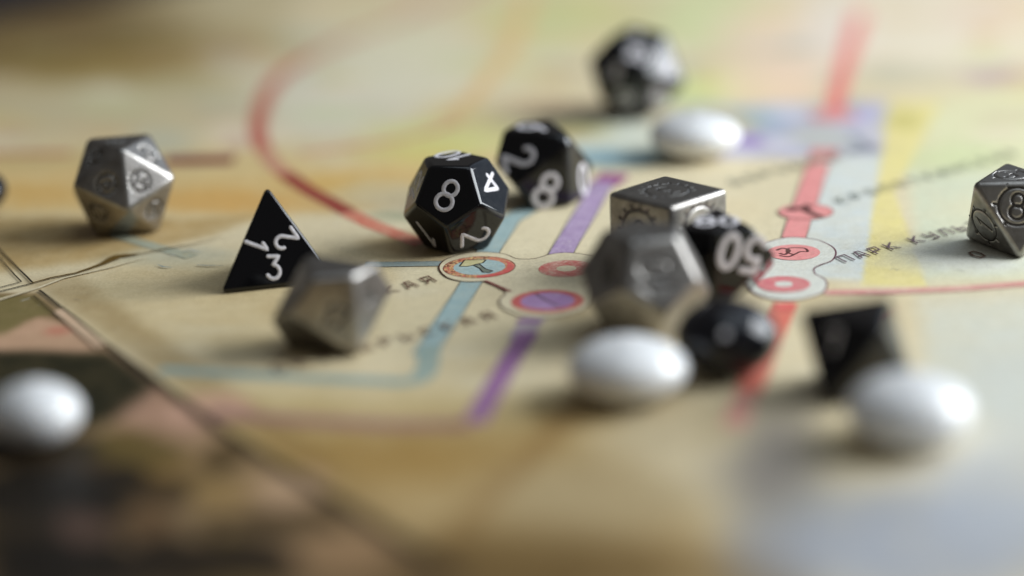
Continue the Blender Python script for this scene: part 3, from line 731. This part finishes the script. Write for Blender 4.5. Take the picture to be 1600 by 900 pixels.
die('black_die', 'd20', .02914, .55411, 269.87, .0116, BLACK, 'black twenty-sided die farthest from the viewer, behind a white stone', .0006, [
    dict(face=(966, 107), c=(962, 112), t='8', h=.0031, w=.0005, up=(30, -100)),
    dict(face=(1001, 78), c=(996, 84), t='20', h=.0031, w=.0005, up=(30, -100)),
    dict(face=(982, 150), c=(979, 154), t='10', h=.0031, w=.0005, up=(0, 100)),
    dict(face=(1027, 147), c=(1030, 150), t='12', h=.0031, w=.0005, up=(0, 100)),
    dict(face=(1039, 103), c=(1042, 104), t='14', h=.0031, w=.0005, up=(60, -100)),
    dict(face=(994, 53), t='2', h=.0031, w=.0005, up=(0, -100))])
die('black_die', 'd8', .05298, .37216, 184, .0112, BLACK, 'black eight-sided die nearest the viewer, partly hidden by a white stone', .0006, [
    dict(face=(1306, 544), c=(1304, 532), t='7', h=.0032, w=.0004, up=(0, -100))])
g2 = dict(paint=DARK, engraved=True)
die('metal_die', 'd20', -.07383, .47426, -26.53, .01124, METAL, 'grey metal twenty-sided die standing alone on the ochre patch', .00055, [
    dict(face=(168, 285), c=(166, 287), t='6', h=.0025, w=.00022, ring=.00185, up=(60, -60)),
    dict(face=(221, 281), c=(219, 283), t='14', h=.0024, w=.00022, ring=.0019, up=(30, -100)),
    dict(face=(240, 324), c=(241, 327), t='8', h=.0022, w=.00022, ring=.0018, up=(20, -100)),
    dict(face=(155, 331), c=(152, 332), t='10', h=.0022, w=.00022, ring=.0018, up=(40, 100)),
    dict(face=(147, 247), c=(147, 246), t='12', h=.0022, w=.00022, ring=.0018, up=(50, -100)),
    dict(face=(233, 240), c=(233, 240), t='4', h=.0022, w=.00022, ring=.0018, up=(-20, -100)),
    dict(face=(187, 220), t='20', h=.0022, w=.00022, ring=.0018, up=(0, -100))], **g2)
die('metal_die', 'd6', .0281, .43613, 44, .0130, METAL, 'grey metal six-sided die with engraved rings, behind the metal twelve-sided one', .0008, [
    dict(face=(1043, 298), c=(1043, 297), t='3', h=.0044, w=.00022, ring=.0040, up=(100, 30)),
    dict(face=(1000, 362), c=(999, 364), t='2', h=.0048, w=.00022, ring=.0042, up=(0, -100)),
    dict(face=(1093, 360), c=(1093, 360), t='1', h=.0048, w=.0003, ring=.0044, up=(0, -100))], **g2)
die('metal_die', 'd12', .02198, .4029, 126.76, .0112, METAL, 'large grey metal twelve-sided die in front of the cube-shaped metal one', .0007, [
    dict(face=(1029, 431), c=(1026, 432), t='10', h=.0052, w=.00045, up=(-100, 8)),
    dict(face=(1006, 369), c=(1006, 369), t='7', h=.0046, w=.00045, up=(0, -100)),
    dict(face=(949, 425), c=(949, 425), t='4', h=.0046, w=.00045, up=(0, -100))], **g2)
die('metal_die', 'd10', -.0312, .40355, 268, .0107, METAL, 'grey metal ten-sided die standing in front of the black pyramid-shaped die', .0008, [
    dict(face=(513, 479), c=(524, 495), t='17', h=.0036, w=.0004, up=(50, -100)),
    dict(face=(580, 463), c=(580, 463), t='4', h=.0036, w=.0004, up=(0, -100))], **g2)
die('metal_die', 'd8', .09132, .44534, 222.79, .01142, METAL, 'grey metal eight-sided die on a station name, cut by the right edge', .0008, [
    dict(face=(1592, 326), c=(1590, 322), t='8', h=.0046, w=.0004, ring=.0034, ticks=6, up=(10, -100)),
    dict(face=(1540, 356), c=(1537, 352), t='1', h=.0040, w=.0003, ring=.0032, ticks=7, up=(-70, -60)),
    dict(face=(1585, 274), c=(1580, 273), t='3', h=.0036, w=.00028, ring=.0030, ticks=5, up=(0, -100))], **g2)

# dust and lint on the sheet
parts = []; dr = np.random.default_rng(4)
for i in range(260):
    p = G(dr.uniform(20, 1580), dr.uniform(300, 540)); s_ = dr.uniform(.00004, .00012); a = dr.uniform(0, 6.28)
    if i % 12: V = [(p[0]+s_*math.cos(a+k*1.257)*dr.uniform(.6, 1.3), p[1]+s_*math.sin(a+k*1.257)*dr.uniform(.6, 1.3), .00006) for k in range(5)]+[(p[0], p[1], .00006+s_*.9)]; parts.append((V, [(k, (k+1) % 5, 5) for k in range(5)]))
    else:
        P = [p]; an = a
        for k in range(9): an += dr.normal()*.45; P.append(P[-1]+np.array([math.cos(an), math.sin(an)])*.00022)
        parts.append(ribbon(P, .000022, .00003, base=.00012))
dm = stone_mat('pale_dust', (.55, .53, .5), .8); V, F = join(parts); mesh_obj('dust', V, F, dm, kind='stuff')

# ------------------------------------------------------------------ stones
def stone(name, px, py, a, b, m, label, group, rz=0, el=1.0, nu=64, nv=32):
    c = at(px, py, b); V = []; F = []
    for j in range(nv+1):
        t = math.pi*j/nv; rr = abs(math.sin(t))**.92; z = math.cos(t)
        for i in range(nu):
            p = 2*math.pi*i/nu; V.append((a*el*rr*math.cos(p), a*rr*math.sin(p), b*z*(1-.03*math.cos(2*p))+b))
    for j in range(nv):
        for i in range(nu): F.append((j*nu+i, (j+1)*nu+i, (j+1)*nu+(i+1) % nu, j*nu+(i+1) % nu))
    o = mesh_obj(name, V, F, m, smooth=True, label=label, category='stone', group=group)
    bm = bmesh.new(); bm.from_mesh(o.data); bmesh.ops.remove_doubles(bm, verts=bm.verts, dist=1e-7); bmesh.ops.recalc_face_normals(bm, faces=bm.faces); bm.to_mesh(o.data); bm.free(); o.data.shade_smooth()
    o.location = (c[0], c[1], .0001); o.rotation_euler.z = rz; return o
WG = 'white glazed game stones'
stone('white_stone', 980, 577, .0090, .0047, STONE_W, 'white stone in front of the large metal twelve-sided die, beside the black stone', WG, .2, 1.04)
stone('white_stone', 1421, 641, .0091, .0051, STONE_W, 'white stone leaning out in front of the black eight-sided die', WG, .5, 1.02)
stone('white_stone', 54, 646, .0072, .0046, STONE_W, 'white stone lying on the dark illustration', WG, .1, 1.0)
stone('white_stone', 1086, 212, .0091, .0044, STONE_W, 'small-looking white stone beside the farthest black die', WG, .1, 1.05)
bs = stone('black_stone', 1136, 527, .0082, .0058, STONE_B, 'black stone with a painted pale glint, between the percentile die and the red line', 'black glazed game stones', .3, 1.0)
# pale disc standing in for a small light's reflection on its flank
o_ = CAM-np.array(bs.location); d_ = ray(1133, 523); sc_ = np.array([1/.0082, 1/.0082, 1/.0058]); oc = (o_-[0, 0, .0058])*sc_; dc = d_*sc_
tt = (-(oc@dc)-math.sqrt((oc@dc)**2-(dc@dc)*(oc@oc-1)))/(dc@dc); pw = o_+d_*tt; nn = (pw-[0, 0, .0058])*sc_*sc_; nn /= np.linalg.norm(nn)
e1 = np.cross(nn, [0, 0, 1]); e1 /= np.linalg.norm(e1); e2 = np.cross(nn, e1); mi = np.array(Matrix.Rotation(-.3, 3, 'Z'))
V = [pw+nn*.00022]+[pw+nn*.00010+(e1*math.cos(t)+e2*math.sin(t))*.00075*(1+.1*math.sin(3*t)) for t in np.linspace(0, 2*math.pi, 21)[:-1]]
mesh_obj('painted_glint', [mi@v for v in V], [(0, 1+k, 1+(k+1) % 20) for k in range(20)], WHITE, bs, smooth=True)
stone('black_stone', -48, 300, .0075, .0046, STONE_B, 'black stone just peeping in at the left edge of the photo', 'black glazed game stones', .3, 1.0)
